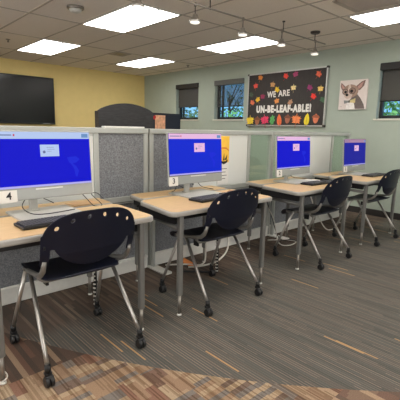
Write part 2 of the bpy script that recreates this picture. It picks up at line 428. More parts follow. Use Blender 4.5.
# ------------------------------------------------------------------ ceiling lights
FW_, FL_ = .62, 1.265
def panel_light(x, y, label):
    r = empty('ceiling_light', (x, y, ZC), label, 'ceiling light', 'fluorescent troffers in the ceiling')
    f = MB(); a, b = FW_/2+.01, FL_/2+.01
    for s in (-1, 1):
        f.span((s*a-.016*(s > 0)-.0*(s < 0), -b, -.016), (s*a+.016*(s < 0), b, -.001)); f.span((-a, s*b-.016*(s > 0), -.016), (a, s*b+.016*(s < 0), -.001))
    f.build('light_frame', 'lampframe', r)
    for s in (-1, 1):
        MB().span((s*FW_/4-FW_/4+.006, -FL_/2+.006, -.013), (s*FW_/4+FW_/4-.006, FL_/2-.006, -.003)).build('diffuser', 'lamp', r)
    MB().span((-.010, -FL_/2+.004, -.022), (.010, FL_/2-.004, -.002)).build('centre_rib', 'lampframe', r)
    return r
lx = [2.83, 4.845]
panel_light(lx[0], 4.47, 'large bright twin-panel ceiling light with a spotlight hanging in front of it')
panel_light(lx[0], 7.07, 'bright twin-panel ceiling light above the television, at the left')
panel_light(lx[1], 4.47, 'bright ceiling light in the centre right, behind the spotlight rail')
panel_light(lx[1], 7.07, 'small far ceiling light above the corner of yellow and green walls')
panel_light(lx[1], 1.80, 'bright ceiling light cut by the right edge above the dog picture')
for xx in (lx[0], .81):
    for yy in (1.80, -.85):
        panel_light(xx, yy, 'ceiling light over the open floor behind the viewer')
for yy in (4.47, 7.07): panel_light(.81, yy, 'ceiling light out of view on the left side of the room')
panel_light(lx[1], -.85, 'ceiling light over the open floor behind the viewer')
panel_light(-1.21, 1.8, 'ceiling light over the open floor behind the viewer')
panel_light(-1.21, 4.47, 'ceiling light out of view on the left side of the room')

# ------------------------------------------------------------------ desks
def rounded(x0, y0, x1, y1, r, n=6, corners=(1, 1, 1, 1)):
    out = []
    for (cx, cy, a0, use) in ((x0, y0, PI, corners[0]), (x1, y0, 1.5*PI, corners[1]), (x1, y1, 0, corners[2]), (x0, y1, .5*PI, corners[3])):
        sx = 1 if cx == x0 else -1; sy = 1 if cy == y0 else -1
        if not use: out.append((cx, cy)); continue
        for k in range(n+1):
            a = a0+.5*PI*k/n; out.append((cx+sx*r+r*math.cos(a), cy+sy*r+r*math.sin(a)))
    return out
DZ = .745
def desk(x0, x1, label):
    cx = (x0+x1)/2; h = (x1-x0)/2
    r = empty('computer_desk', (cx, 2.32, 0), label, 'desk', 'row of two-level computer desks')
    def top(ya, yb, z, rad, nm, x_in=0, xl=0):
        sk = lambda pts: [(u+(.15 if u < 0 else .03)*(v+.39), v) for u, v in pts]     # desktops taper slightly to the back
        o = sk(rounded(-h+x_in+xl, ya, h-x_in, yb, rad))
        s = MB().prism(o, lambda u, v, d: Vector((u, v, z-.036+d)), .034).build(nm, 'edge', r)
        o2 = sk(rounded(-h+x_in+xl+.012, ya+.012, h-x_in-.012, yb-.012, rad))
        MB().prism(o2, lambda u, v, d: Vector((u, v, z-.003+d)), .003).build('laminate', 'maple', s)
        md = s.modifiers.new('soft_edge', 'BEVEL'); md.width = .010; md.segments = 3; md.limit_method = 'ANGLE'
    top(-.40, .115, DZ, .06, 'front_top')
    top(.145, .39, DZ, .03, 'rear_top', 0, .05)
    # steel under-frame
    f = MB()
    for s in (-1, 1): f.span((s*(h-.095)-.02, -.33, DZ-.10), (s*(h-.095)+.02, .10 if s < 0 else .36, DZ-.036), .003)
    f.span((-h+.09, -.30, DZ-.085), (h-.09, -.265, DZ-.036), .003); f.span((-h+.03+.165, .10, DZ-.085), (-h+.03+.205, .36, DZ-.036), .003); f.span((-h+.085, .08, DZ-.085), (-h+.225, .112, DZ-.036), .003); f.span((-h+.20, .32, DZ-.10), (h-.09, .36, DZ-.036), .003)
    f.build('under_frame', 'black', r)
    for s in (-1, 1):
        X0 = s*(h-.095)
        for yy in (-.365, .34):
            X = X0+(.12 if s < 0 and yy > 0 else 0)
            l = MB().span((X-.0175, yy-.0175, .145), (X+.0175, yy+.0175, DZ-.036), .007).build('leg', 'legm', r)
            MB().tube([(X, yy, .012), (X, yy, .16)], .012, 12).build('leg_insert', 'rail', l)
            MB().lathe([(.009, .012), (.015, .009), (.017, .001)], (X, yy, 0), 14).build('foot_glide', 'plastic_w', l)
        MB().tube([(X0, -.345, .615), (X, .33, .615)], .015, 10).build('side_rail', 'legm', r)
    MB().tube([(-h+.215, .34, .615), (h-.095, .34, .615)], .013, 10).build('back_rail', 'legm', r)
    return r
desk(.385, 1.405, 'maple-topped desk nearest the camera, carrying the monitor numbered 4')
desk(1.53, 2.61, 'maple-topped desk, second nearest, carrying the monitor numbered 3')
desk(2.97, 3.98, 'maple-topped desk, third along the row, carrying the monitor numbered 2')
desk(4.26, 5.27, 'farthest maple-topped desk next to the green wall')

# ------------------------------------------------------------------ chairs
def chair_proto():
    r = empty('computer_chair', (0, 0, 0))
    holes = [(s*a, z) for s in (-1, 1) for a, z in ((.042, .843), (.122, .829), (.195, .795))]
    def fback(x, z):
        ax = abs(x)
        up = 1-(ax/.263)**2.9-(abs((z-.69)/.186))**2.7 if z > .69 else -1
        up = up*.1
        tongue = (1-(ax/.205)**1.9-(abs(z-.70)/.128)**1.5)*.1 if z < .71 else -1
        tab = min(.0215-max(0, .66-z)*.05-abs(ax-.2415), z-.600, .76-z)
        v = max(up, tongue, tab)
        for hx, hz in holes:
            ca, sa = math.cos(.5 if x > 0 else -.5), math.sin(.5 if x > 0 else -.5)
            dx, dz = x-hx, z-hz; p, q = dx*ca+dz*sa, -dx*sa+dz*ca
            v = min(v, (math.hypot(p/.0095, q/.013)-1)*.01)
        return v
    def mback(x, z):
        return Vector((x, -.250-(z-.6)*.20+0.72*x*x+max(0, .66-z)*.25, z))
    sheet(implicit(fback, -.28, .28, .55, .90, .0062), mback, .006, 'backrest', 'navy', r)
    def fseat(x, y):
        return (1-abs(x/.236)**3.4-abs((y-.05)/.265)**3.4)*.1
    def mseat(x, y):
        z = .492+.22*max(0, abs(x)-.10)**1.0*.35-.9*max(0, y-.16)**2*4+1.3*max(0, -.12-y)**2*3+.015*(y > 0)*y
        return Vector((x, y, z))
    sheet(implicit(fseat, -.24, .24, -.23, .31, .012), mseat, .008, 'seat', 'navy', r)
    for s in (-1, 1):
        pts = [(s*.240, -.205, .625), (s*.242, -.196, .595), (s*.242, -.178, .562), (s*.243, -.145, .535), (s*.238, -.09, .520), (s*.234, 0, .507), (s*.228, .12, .490), (s*.205, .19, .478)]
        MB().tube(pts, [.011, .013, .0145, .0145, .014, .013, .012, .011], 12).build('side_tube', 'chair_grey', r)
        MB().lathe([(.014, -.004), (.014, .004)], (s*.246, -.22, .70), 14, 'x').build('cap', 'black', r)
        for t in (-1, 1):
            a = (s*.236, .055+t*.035, .497); b = (s*.272, t*.262, .095)
            l = MB().tube([a, tuple(a[i]*.2+b[i]*.8 for i in range(3)), b], .0115, 12).build('leg', 'chrome', r)
            c = MB(); X, Y = b[0], b[1]
            c.tube([(X, Y, .112), (X, Y, .070)], .016, 12)
            c.box((X, Y, .066), (.036, .03, .018), .005)
            wy = Y-.012*1
            for q in (-1, 1): c.lathe([(.018, -.010), (.027, -.009), (.0285, -.003), (.0285, .004), (.024, .010)] if q > 0 else [(.024, -.010), (.0285, -.004), (.0285, .003), (.027, .009), (.018, .010)], (X+q*.012, wy, .0287), 20, 'x')
            c.box((X, wy, .050), (.044, .030, .020), .007)
            c.build('caster', 'black', l)
    for yy, z in ((-.09, .478), (.13, .468)):
        MB().tube([(-.236, yy, z+.028), (-.20, yy, z), (.20, yy, z), (.236, yy, z+.028)], .011, 10).build('stretcher', 'chair_grey', r)
    MB().box((-.17, -.02, .452), (.016, .05, .045), .004).build('adjuster', 'black', r)
    return r
proto = chair_proto()
CH = [(.917, 2.055, 'navy plastic shell chair on casters, the nearest and largest, at the desk numbered 4'),
      (2.040, 2.083, 'navy plastic shell chair on casters, second nearest, at the desk numbered 3'),
      (3.495, 2.075, 'navy plastic shell chair on casters, third in the row, in front of monitor 2'),
      (4.700, 2.075, 'navy plastic shell chair on casters, farthest, at the right edge')]
for i, (x, y, lb) in enumerate(CH):
    o = proto if i == 0 else copy_tree(proto)
    o.location = (x, y, 0); tag(o, lb, 'chair', 'navy chairs along the row of desks')

# ------------------------------------------------------------------ partitions
PYF, PYB, PT = 2.87, 2.935, 1.275
def partition(x0, x1, cells, div, label, feet, pa=.045, pb=.045):
    cx = (x0+x1)/2
    r = empty('office_partition', (cx, PYF, 0), label, 'partition', 'office partitions behind the desks')
    def P(xa, ya, za, xb, yb, zb, nm, m, bev=.003, par=r): return MB().span((xa-cx, ya-PYF, za), (xb-cx, yb-PYF, zb), bev).build(nm, m, par)
    D = PYB
    P(x0, PYF, .0, x0+pa, D, PT-.002, 'end_post', 'ptn', .006); P(x1-pb, PYF, .0, x1, D, PT-.002, 'end_post', 'ptn', .006)
    P(x0, PYF-.003, PT-.045, x1, D+.003, PT, 'top_rail', 'ptn', .005)
    P(x0+pa, PYF-.002, .635, x1-pb, D, .695, 'mid_rail', 'ptn', .003)
    P(x0+.045, PYF-.004, .645, x1-.045, PYF, .652, 'rail_groove', 'ptn_dark', 0)
    for d in div: P(d-.022, PYF, .695, d+.022, D, PT-.045, 'divider_post', 'ptn', .004)
    for (a, b, kind) in cells:
        if kind == 'glass': P(a, PYF+.025, .695, b, D-.030, PT-.045, 'glass_panel', 'ptnglass', 0)
        else: P(a, PYF+.012, .695, b, D-.012, PT-.045, 'fabric_panel' if kind == 'fabric' else 'whiteboard', 'fabric' if kind == 'fabric' else 'white', .002)
    P(x0+.045, PYF+.012, .13, x1-.045, D-.012, .635, 'lower_fabric_panel', 'fabric_d', .002)
    P(x0+.02, PYF-.012, 0.006, x1-.02, D+.012, .105, 'base_raceway', 'plastic_w', .004)
    P(x0+.02, PYF-.02, .105, x1-.02, D+.02, .13, 'raceway_ledge', 'plastic_w', .004)
    for fx in feet:
        o = rounded(fx-cx-.045, -.27, fx-cx+.045, .02, .02)
        MB().prism(o, lambda u, v, d: Vector((u, v, .004+d)), .012).build('support_foot', 'plastic_w', r)
        MB().span((fx-cx-.012, -.05, .012), (fx-cx+.012, -.012, .60), .004).build('foot_post', 'ptn', r)
    return r
partition(-.15, 2.005, [(-.105, 1.483, 'white'), (1.527, 1.96, 'fabric')], [1.505], 'grey partition at the left with white board and speckled grey fabric, behind monitor 4', [])
partition(2.02, 3.79, [(2.065, 2.55, 'fabric'), (2.55, 3.35, 'white'), (3.39, 3.775, 'glass')], [3.37], 'middle grey partition with fabric, white board and a glass end pane, behind monitor 3', [2.035], .045, .022)
partition(3.80, 5.70, [(3.83, 4.18, 'glass'), (4.24, 5.16, 'white'), (5.22, 5.655, 'glass')], [4.21, 5.19], 'right grey partition with white board and glass, behind monitor 2, ending before the green wall', [3.83], .025)
tag(MB().span((1.585, 2.875, PT+.001), (1.97, 2.93, PT+.014), .003).build('cap_strip', 'plastic_w'), 'thin white strip lying on top of the left partition by the arched dark shelf', 'strip')

# ------------------------------------------------------------------ monitors
def monitor(x, num, bar, blue, label, yb=2.45, lw=.30, W=.60, dz=0):
    r = empty('all_in_one_computer', (x, yb, DZ), label, 'computer', 'all-in-one computers on the desks')
    # base plate
    o = rounded(-.225, -.215, .155, .085, .015)
    MB().prism(o, lambda u, v, d: Vector((u, v, .001+d)), .010).build('base_plate', 'silver2', r)
    MB().box((-.075, .02, .12), (.052, .022, .21), .006).build('stand_neck', 'silver2', r)
    MB().box((-.075, .02, .016), (.066, .05, .012), .004).build('neck_foot', 'silver2', r)
    tilt = Matrix.Rotation(math.radians(-4), 4, 'X')
    Z0, Z1 = .088+dz, .505+dz
    body = MB().box((0, 0, (Z1-Z0)/2), (W, .020, Z1-Z0), .006)
    body.box((0, .018, .21), (W*.72, .025, .27), .010)
    h = body.build('housing', 'silver', r); h.matrix_local = Matrix.Translation((0, -.02, Z0)) @ tilt
    H = Z1-Z0
    MB().span((-W/2+.005, -.0125, .072), (W/2-.005, -.0095, H-.005)).build('bezel', 'black' if num != 4 else 'silver', h)
    scr = MB().span((-W/2+.007, -.0135, .076), (W/2-.008, -.012, H-.008)).build('screen', blue, h)
    MB().span((-W/2+.008, -.0142, H-.050), (W/2-.008, -.0132, H-.008)).build('title_bar', bar, scr)
    MB().span((-W/2+.007, -.0142, .076), (W/2-.008, -.0132, .088)).build('task_bar', 'scr_task', scr)
    MB().span((-W/2+.02, -.0148, H-.031), (-W/2+.12, -.0140, H-.025)).build('title_text', 'scr_txt', scr)
    MB().span((-W/2+.128, -.0148, H-.034), (-W/2+.137, -.0140, H-.022)).build('title_icon', 'scr_red', scr)
    MB().span((W/2-.062, -.0148, H-.042), (W/2-.018, -.0140, H-.018)).build('corner_button', 'scr_btn', scr)
    a = -.028
    MB().span((a, -.0148, H-.158), (a+.118, -.0138, H-.085)).build('dialog_window', bar if num != 1 else 'scr_bar', scr)
    dt = MB(); 
    for k, (u0, u1) in enumerate(((.04, .085), (.045, .09), (.042, .07))): dt.span((a+u0, -.0152, H-.103-k*.012), (a+u1, -.0146, H-.101-k*.012))
    dt.lathe([(.009, -.0002), (.009, .0002)], (a+.024, -.0150, H-.130), 12, 'y')
    dt.build('dialog_text', 'scr_txt', scr)
    # faint continents on the desktop picture
    pts = [(.14, .25), (.20, .255), (.225, .235), (.20, .215), (.175, .21), (.20, .19), (.215, .16), (.20, .12), (.19, .13), (.185, .17), (.17, .20), (.15, .22)]
    MB().prism(pts, lambda u, v, d: Vector((u, -.0138+d, v)), .0004).build('desktop_map', 'scr_map' if num != 1 else blue, scr)
    MB().span((-.07, -.0118, .058), (.10, -.0098, .066)).build('speaker_slot', 'plastic_w', h)
    # paper number label taped to the chin corner
    lab = MB().span((-W/2-.002, -.0150, -.006), (-W/2+lw, -.0135, .066)).build('number_label', 'paper', h)
    text_mesh(str(num), 'black', lab, Matrix.Translation((-W/2+lw*.5+(.015 if lw > .1 else 0), -.0165, .032)) @ FACE_Y, .062, None, .0006, .0009, 'label_numeral')
    return r
monitor(.928, 4, 'scr_bar4', 'scr_blue', 'silver all-in-one computer nearest the camera, label 4, pale blue title bar', lw=.125, W=.615)
monitor(2.190, 3, 'scr_bar', 'scr_blue_b', 'silver all-in-one computer with label 3 and pink title bar, second from the left', lw=.088)
monitor(3.605, 2, 'scr_bar', 'scr_blue', 'silver all-in-one computer with label 2, third from the left', lw=.088, W=.625, dz=-.018)
m1 = monitor(4.995, 1, 'scr_bar1', 'scr_blue2', 'small-looking silver all-in-one computer with label 1, farthest along the row', lw=.088, dz=-.048)

# ------------------------------------------------------------------ keyboards
def keyboard(x, y, rz, label):
    r = empty('keyboard', (x, y, DZ), label, 'keyboard', 'black keyboards on the desks', rz)
    MB().box((0, 0, .010), (.44, .145, .016), .004).build('keyboard_body', 'black', r)
    k = MB()
    for j in range(6):
        n = 15 if j != 0 else 9
        for i in range(n):
            if j == 0 and i in (3, 4, 5, 6): 
                if i == 3: k.box((-.205+.0187*4.5+.006, -.055, .0215), (.095, .0155, .007), .0015)
                continue
            k.box((-.205+i*.0187+.006, -.055+j*.0215, .0215), (.0155, .0175, .007), .0015)
    k.build('keys', 'key', r); k = MB()
    for j in range(6):
        for i in range(4): k.box((.115+i*.0187+.012, -.055+j*.0215, .0215), (.0155, .0175, .007), .0015)
    k.build('number_pad_keys', 'key', r)
    return r
keyboard(.865, 2.115, math.radians(2), 'black keyboard on the nearest desk, partly behind the nearest chair')
keyboard(2.13, 2.145, math.radians(4), 'black keyboard in front of the computer labelled 3')
keyboard(3.66, 2.15, math.radians(-2), 'black keyboard in front of the computer labelled 2')
keyboard(5.0, 2.15, 0, 'black keyboard on the farthest desk')

# ------------------------------------------------------------------ papers, mouse
def paper(x, y, w, d, rz, m, name, label, cat, z=DZ+.0015):
    o = MB().box((0, 0, .001), (w, d, .002)).build(name, m); o.location = (x, y, z); o.rotation_euler = (0, 0, rz); return tag(o, label, cat)
M['tanpaper'] = mat('tan_paper', rgb(214, 176, 132), .8, noise=.12, nscale=20)
M['brownp'] = mat('brown_printed_paper', rgb(150, 104, 76), .8, noise=.3, nscale=30)
paper(2.49, 2.30, .20, .14, .35, 'tanpaper', 'booklet', 'tan booklet on the desk right of the computer labelled 3', 'booklet')
paper(2.50, 2.305, .09, .07, .5, 'brownp', 'note_card', 'brown card lying on the tan booklet', 'card', DZ+.0045)
paper(1.225, 2.56, .20, .14, .1, 'tanpaper', 'folded_flyer', 'tan paper behind the nearest chair at the rear of the nearest desk', 'paper')
paper(3.86, 2.34, .13, .18, .2, 'paper', 'note_sheet', 'white sheet on the desk right of the computer labelled 2', 'paper')
def mouse(x, y, rz, label):
    r = empty('computer_mouse', (x, y, DZ), label, 'mouse', 'black mice on the desks', rz)
    b = MB(); b.lathe([(.006, .032), (.018, .029), (.027, .020), (.031, .008), (.030, .001)], (0, 0, 0), 18)
    o = b.build('mouse_body', 'black', r, True); o.scale = (1, 1.7, 1)
    MB().box((0, .028, .030), (.006, .014, .006), .002).build('scroll_wheel', 'key', r)
mouse(2.44, 2.14, .1, 'black mouse beside the keyboard of the computer labelled 3')
mouse(3.93, 2.00, 0, 'black mouse at the right end of the third desk')
# folded paper tent behind chair 3 at the farthest computer
# ------------------------------------------------------------------ cables
def smooth(pts, n=6):
    P = [Vector(p) for p in pts]; P = [P[0]*2-P[1]]+P+[P[-1]*2-P[-2]]; out = []
    for i in range(1, len(P)-2):
        for k in range(n):
            t = k/n; a, b, c, d = P[i-1], P[i], P[i+1], P[i+2]
            out.append(.5*((2*b)+(-a+c)*t+(2*a-5*b+4*c-d)*t*t+(-a+3*b-3*c+d)*t**3))
    out.append(P[-2]); return out
def cable(pts, r, m, label, name='cable'):
    return tag(MB().tube(smooth(pts), r, 8).build(name, m), label, 'cable')
z = DZ+.006
cable([(1.00, 2.51, DZ+.035), (.94, 2.545, DZ+.07), (.86, 2.53, DZ+.10), (.78, 2.45, DZ+.05), (.80, 2.36, DZ+.016), (.88, 2.30, DZ+.016), (1.06, 2.33, DZ+.016)], .0028, 'cable_b', 'thin black cable looping over the base of the computer labelled 4')
cable([(1.08, 2.53, DZ+.16), (1.16, 2.56, DZ+.14), (1.22, 2.50, DZ+.05), (1.24, 2.42, DZ+.004), (1.30, 2.42, DZ+.004), (1.29, 2.55, DZ+.06), (1.36, 2.60, DZ+.055), (1.42, 2.62, DZ+.004)], .0028, 'cable_b', 'thin black cable running from computer 4 towards the partition')
cable([(2.22, 2.52, DZ+.10), (2.25, 2.54, DZ+.05), (2.29, 2.56, DZ+.10), (2.36, 2.55, DZ+.03), (2.46, 2.50, DZ+.004)], .0028, 'cable_b', 'thin black cable hanging behind the computer labelled 3')
cable([(2.14, 2.53, DZ+.035), (2.08, 2.55, DZ+.06), (2.06, 2.56, DZ+.02), (2.03, 2.57, DZ+.004)], .0028, 'cable_b', 'short black cable left of the stand of computer 3')
cable([(3.66, 2.50, DZ+.05), (3.76, 2.52, DZ+.02), (3.9, 2.50, DZ+.004), (3.93, 2.4, DZ+.004)], .0028, 'cable_b', 'black cable on the desk behind the computer labelled 2')
cable([(5.02, 2.52, DZ+.05), (4.90, 2.50, DZ+.02), (4.72, 2.46, DZ+.004), (4.55, 2.50, DZ+.004)], .0028, 'cable_b', 'black cable left of the farthest computer')
cable([(2.52, 2.78, .62), (2.55, 2.70, .35), (2.50, 2.62, .12), (2.42, 2.58, .02), (2.30, 2.70, .012), (2.15, 2.80, .010)], .008, 'cable_w', 'white cable drooping to the floor under the desk numbered 3')
cable([(2.66, 2.74, .60), (2.78, 2.66, .40), (2.74, 2.55, .16), (2.58, 2.50, .06), (2.40, 2.52, .030), (2.28, 2.62, .012)], .009, 'cable_w', 'thicker white cable hanging between the second and third desks')
cable([(3.42, 2.76, .62), (3.55, 2.62, .30), (3.50, 2.50, .06), (3.62, 2.44, .012), (3.82, 2.48, .012), (3.76, 2.62, .012), (3.60, 2.72, .012)], .006, 'cable_w', 'white cable coiled on the floor under the third desk')
cable([(3.52, 2.76, .62), (3.62, 2.70, .30), (3.66, 2.60, .05), (3.80, 2.52, .03), (3.86, 2.40, .010)], .005, 'cable_b', 'thin black cable hanging behind the third chair')
cable([(4.42, 2.76, .60), (4.50, 2.66, .28), (4.60, 2.55, .03), (4.80, 2.52, .012), (4.98, 2.60, .012)], .007, 'cable_w', 'white cable on the floor under the farthest desk')
def spiral(x, y, zt, label):
    r = empty('spiral_cable_sleeve', (x, y, 0), label, 'cable sleeve', 'black and white spiral cable sleeves under the desks')
    MB().tube([(0, 0, .012), (.003, .004, zt*.5), (0, .01, zt)], .011, 12).build('sleeve', 'black', r)
    s = MB(); n = int(zt/.03)
    for k in range(n):
        zz = .018+k*.03; q = [(.0125*math.cos(a), .0125*math.sin(a)+.01*zz/zt, zz+.010*a/(2*PI)) for a in [2*PI*t/10 for t in range(8)]]
        s.tube(q, .0058, 6)
    s.build('spiral_wrap', 'cable_w', r)
spiral(1.245, 2.44, .60, 'black and white spiral-wrapped cables hanging under the nearest desk')
spiral(2.40, 2.36, .45, 'black and white spiral-wrapped cables hanging under the desk numbered 3')
tag(MB().tube(smooth([(2.16, 2.55, .02), (2.26, 2.46, .018), (2.34, 2.40, .014), (2.42, 2.38, .012)]), .009, 8).build('power_cord', 'cable_b'), 'black power cord end on the carpet under the second chair', 'cord')
o = MB().prism(rounded(-.035, -.13, .035, .13, .012), lambda u, v, d: Vector((u, v, d)), .012).build('cable_cover', 'orange'); o.location = (2.365, 2.72, .001); o.rotation_euler = (0, 0, math.radians(-8))
tag(o, 'flat orange piece on the carpet behind the second chair', 'floor cover')
cable([(.43, 1.925, .03), (.46, 1.92, .03), (.49, 1.93, .035), (.50, 1.955, .04), (.49, 1.975, .055)], .0035, 'cable_w', 'white tie looped round the foot of the nearest desk leg', 'cable_tie')

# ------------------------------------------------------------------ television
tv = empty('television', (2.73, YW, 1.81), 'large black flat television on the yellow wall', 'television')
MB().span((-.90, -.085, -.50), (.90, -.035, .505), .008).build('housing', 'black', tv)
MB().span((-.88, -.0875, -.465), (.88, -.084, .482)).build('screen', 'tvscreen', tv)
MB().span((-.30, -.035, -.25), (.30, -.002, .25), .004).build('wall_bracket', 'black', tv)
MB().span((.62, -.0882, -.488), (.78, -.0848, -.478)).build('maker_mark', 'frame_al', tv)

# ------------------------------------------------------------------ poster on white board
ps = empty('poster', (3.0, PYF-.001, .97), 'yellow poster with a dark boat-like figure pinned on the white board beside monitor 3', 'poster')
M['pyel'] = mat('poster_yellow', rgb(240, 190, 66), .7, noise=.05); M['por'] = mat('poster_orange', rgb(214, 130, 50), .7, noise=.05)
MB().span((-.12, .004, -.26), (.045, .010, .245)).build('sheet', 'paper', ps)
MB().span((-.12, .0025, -.03), (.045, .0045, .245)).build('yellow_print', 'pyel', ps)
MB().prism([(-.12, .10), (-.06, .115), (0, .11), (.04, .085), (.04, .10), (0, .128), (-.06, .13), (-.12, .12)], lambda u, v, d: Vector((u, .001+d, v)), .002).build('orange_band', 'por', ps)
q = MB(); q.prism([(-.08, -.03), (-.03, -.05), (.02, -.03), (.03, .0), (.0, -.015), (-.05, -.02), (-.08, .0)], lambda u, v, d: Vector((u, .001+d, v)), .002)
q.prism([(-.045, -.01), (-.03, .07), (-.02, -.01)], lambda u, v, d: Vector((u, .001+d, v)), .002); q.prism([(-.02, .0), (.015, .05), (.01, -.01)], lambda u, v, d: Vector((u, .001+d, v)), .002)
q.build('dark_figure', 'black', ps)
q = MB()
for k in range(4): q.span((-.06, .003, -.10-.035*k), (.02-.02*(k % 2), .0042, -.094-.035*k))
q.build('printed_lines', 'metal_dark', ps)

# ------------------------------------------------------------------ arched shelf, navy cabinet, orange card
ar = empty('arched_bookcase', (3.12, 5.0, 0), 'dark wood-grained bookcase with arched top behind the left partition', 'bookcase')
out = [(-.455, .09)]+[(-.455+.925*k/20, 1.505+.118*math.sin(PI*k/20)**.75) for k in range(21)]+[(.47, .09)]
MB().prism(out, lambda u, v, d: Vector((u, d, v)), .03).build('back_panel', 'dwood', ar)
for s in (-1, 1): MB().span((s*.435-.015, .03, .09), (s*.435+.015, .12, 1.50), .003).build('side_panel', 'dwood', ar)
for zz in (.10, .45, .80, 1.15): MB().span((-.42, .03, zz), (.42, .12, zz+.025), .003).build('shelf', 'dwood', ar)
MB().span((-.45, .01, 0), (.46, .14, .09), .003).build('plinth', 'black', ar)
nb = empty('storage_cabinet', (4.80, 6.2, 0), 'dark navy cabinet in front of the green wall, below the first window', 'cabinet')
MB().span((-.37, 0, .06), (.315, .45, 1.545), .004).build('body', 'navycab', nb)
MB().span((-.38, -.012, 1.545), (.322, .46, 1.568), .003).build('top', 'navycab', nb)
MB().span((-.35, .02, 0), (.24, .43, .06)).build('plinth', 'black', nb)
cd = empty('picture_card', (4.60, 6.2, 1.40), 'orange patterned card with a red corner on the dark navy cabinet', 'card')
M['ocard'] = mat('orange_patterned_print', rgb(232, 176, 138), .7, noise=.25, nscale=18); M['redp'] = mat('red_print', rgb(200, 50, 50), .7, noise=.05)
MB().span((-.115, -.010, -.16), (.125, -.002, .128)).build('card_sheet', 'ocard', cd)
MB().prism([(-.175, .05), (-.15, .11), (-.115, .125), (-.10, .09), (-.125, .04)], lambda u, v, d: Vector((u, -.014+d, v)), .004).build('red_corner', 'redp', cd)

# ------------------------------------------------------------------ leaf board on the sage wall
BY, BZ = 4.405, 1.86
bd = empty('bulletin_board', (XW, BY, BZ), 'black paper bulletin board with a silver frame and white leaf pun lettering', 'bulletin board')
HW, HZ = .862, .493
M['bpaper'] = mat('black_board_paper', rgb(56, 52, 50), .8, noise=.16, nscale=12, stretch=(1, 12, 1))
MB().span((-.035, -HW+.02, -HZ+.02), (-.004, HW-.02, HZ-.02)).build('board_panel', 'bpaper', bd)
f = MB()
f.span((-.045, -HW, -HZ), (-.002, -HW+.024, HZ), .003); f.span((-.045, HW-.024, -HZ), (-.002, HW, HZ), .003)
f.span((-.045, -HW+.024, -HZ), (-.002, HW-.024, -HZ+.022), .003); f.span((-.045, -HW+.024, HZ-.022), (-.002, HW-.024, HZ), .003)
f.build('board_frame', 'frame_al', bd)
for sy in (-1, 1):
    for sz in (-1, 1): MB().box((-.024, sy*(HW-.012), sz*(HZ-.012)), (.05, .034, .034), .004).build('corner_cap', 'metal_dark', bd)
def board_text(s, y, z, size, w, m='paper', bold=.006, name='lettering', rot=0):
    Mx = Matrix.Translation((-.038, y-BY, z-BZ)) @ FACE_X @ Matrix.Rotation(rot, 4, 'Z')
    return text_mesh(s, m, bd, Mx, size, w, .0015, bold, name)
board_text('WE', 4.68, 1.945, .150, .20, bold=.004, rot=.02); board_text('ARE', 4.40, 1.955, .150, .25, bold=.004, rot=.03)
board_text('UN-BE-LEAF-ABLE!', 4.42, 1.678, .170, 1.21, bold=.011, name='headline_lettering')
LC = {}
def lc(c):
    if c not in LC: LC[c] = mat('paper_%d_%d_%d' % c, rgb(*c), .8, noise=.12, nscale=30)
    return LC[c]
def outline_maple(s):
    pts = []; tips = [(90, 1.05), (66, .74), (40, .92), (20, 1.0), (-6, .78), (-35, .86), (-70, .5), (-90, .40), (-110, .5), (-145, .86), (-174, .78), (160, 1.0), (140, .92), (114, .74)]
    for i, (a, r) in enumerate(tips):
        a2, _ = tips[(i+1) % len(tips)]
        pts.append((s*r*math.cos(math.radians(a)), s*r*math.sin(math.radians(a))))
        if a2 > a: am = (a+a2+360)/2
        else: am = (a+a2)/2
        rr = {1: .58, 2: .74, 3: .52, 4: .60, 8: .60, 9: .52, 10: .60, 11: .74, 12: .58}.get(i, .50)*s
        pts.append((rr*math.cos(math.radians(am)), rr*math.sin(math.radians(am))))
    return pts
def outline_oak(s):
    pts = []
    for k in range(40):
        t = 2*PI*k/40; r = 1+.20*math.cos(7*t)
        pts.append((.52*s*r*math.cos(t), s*(.95 if True else 1)*r*.9*math.sin(t)))
    return pts
def outline_oval(s):
    pts = []
    for k in range(24):
        t = 2*PI*k/24; y = math.sin(t); x = math.cos(t)*(1-.25*y)*.52
        pts.append((s*x, s*(y*1.0+(.15 if k == 6 else 0))))
    return pts
def outline_acorn(s):
    pts = []
    for k in range(20):
        t = PI+PI*k/19; pts.append((.55*s*math.cos(t), .1*s+.95*s*math.sin(t)))
    for k in range(20):
        t = PI*k/19; pts.append((.72*s*math.cos(t), .1*s+.55*s*math.sin(t)+(.14*s if 8 < k < 11 else 0)))
    return pts
def paper_leaf(y, z, col, kind, s, rot, label, group, name, xo=-.0395, stem=True):
    r = empty(name, (XW, y, z), label, name.split('_')[-1] if name != 'paper_acorn' else 'paper acorn', group)
    fn = {'maple': outline_maple, 'oak': outline_oak, 'oval': outline_oval, 'acorn': outline_acorn}[kind]
    ca, sa = math.cos(rot), math.sin(rot)
    def mp(u, v, d, k=0): return Vector((xo-.001-k-d, -(u*ca-v*sa), u*sa+v*ca))
    MB().prism(fn(s), lambda u, v, d: mp(u, v, d), .002).build('leaf_blade' if kind != 'acorn' else 'nut', lc(col), r)
    dark = tuple(int(c*.72) for c in col)
    if kind == 'acorn':
        cp = [(.74*s*math.cos(PI*k/12), .12*s+.55*s*math.sin(PI*k/12)) for k in range(13)]
        MB().prism(cp, lambda u, v, d: mp(u, v, d, .002), .002).build('cap', lc(dark), r)
    else:
        MB().prism([(-.04*s, -1.25*s), (.04*s, -1.25*s), (.03*s, -.1*s), (-.03*s, -.1*s)] , lambda u, v, d: mp(u, v, d, .002), .0015).build('stem', lc(dark), r)
        MB().prism([(-.02*s, -.9*s), (.02*s, -.9*s), (.012*s, .7*s), (-.012*s, .7*s)], lambda u, v, d: mp(u, v, d, .0035), .001).build('vein', lc(dark), r)
    return r
G1 = 'small paper maple leaves on the bulletin board'
BXO = -.0385
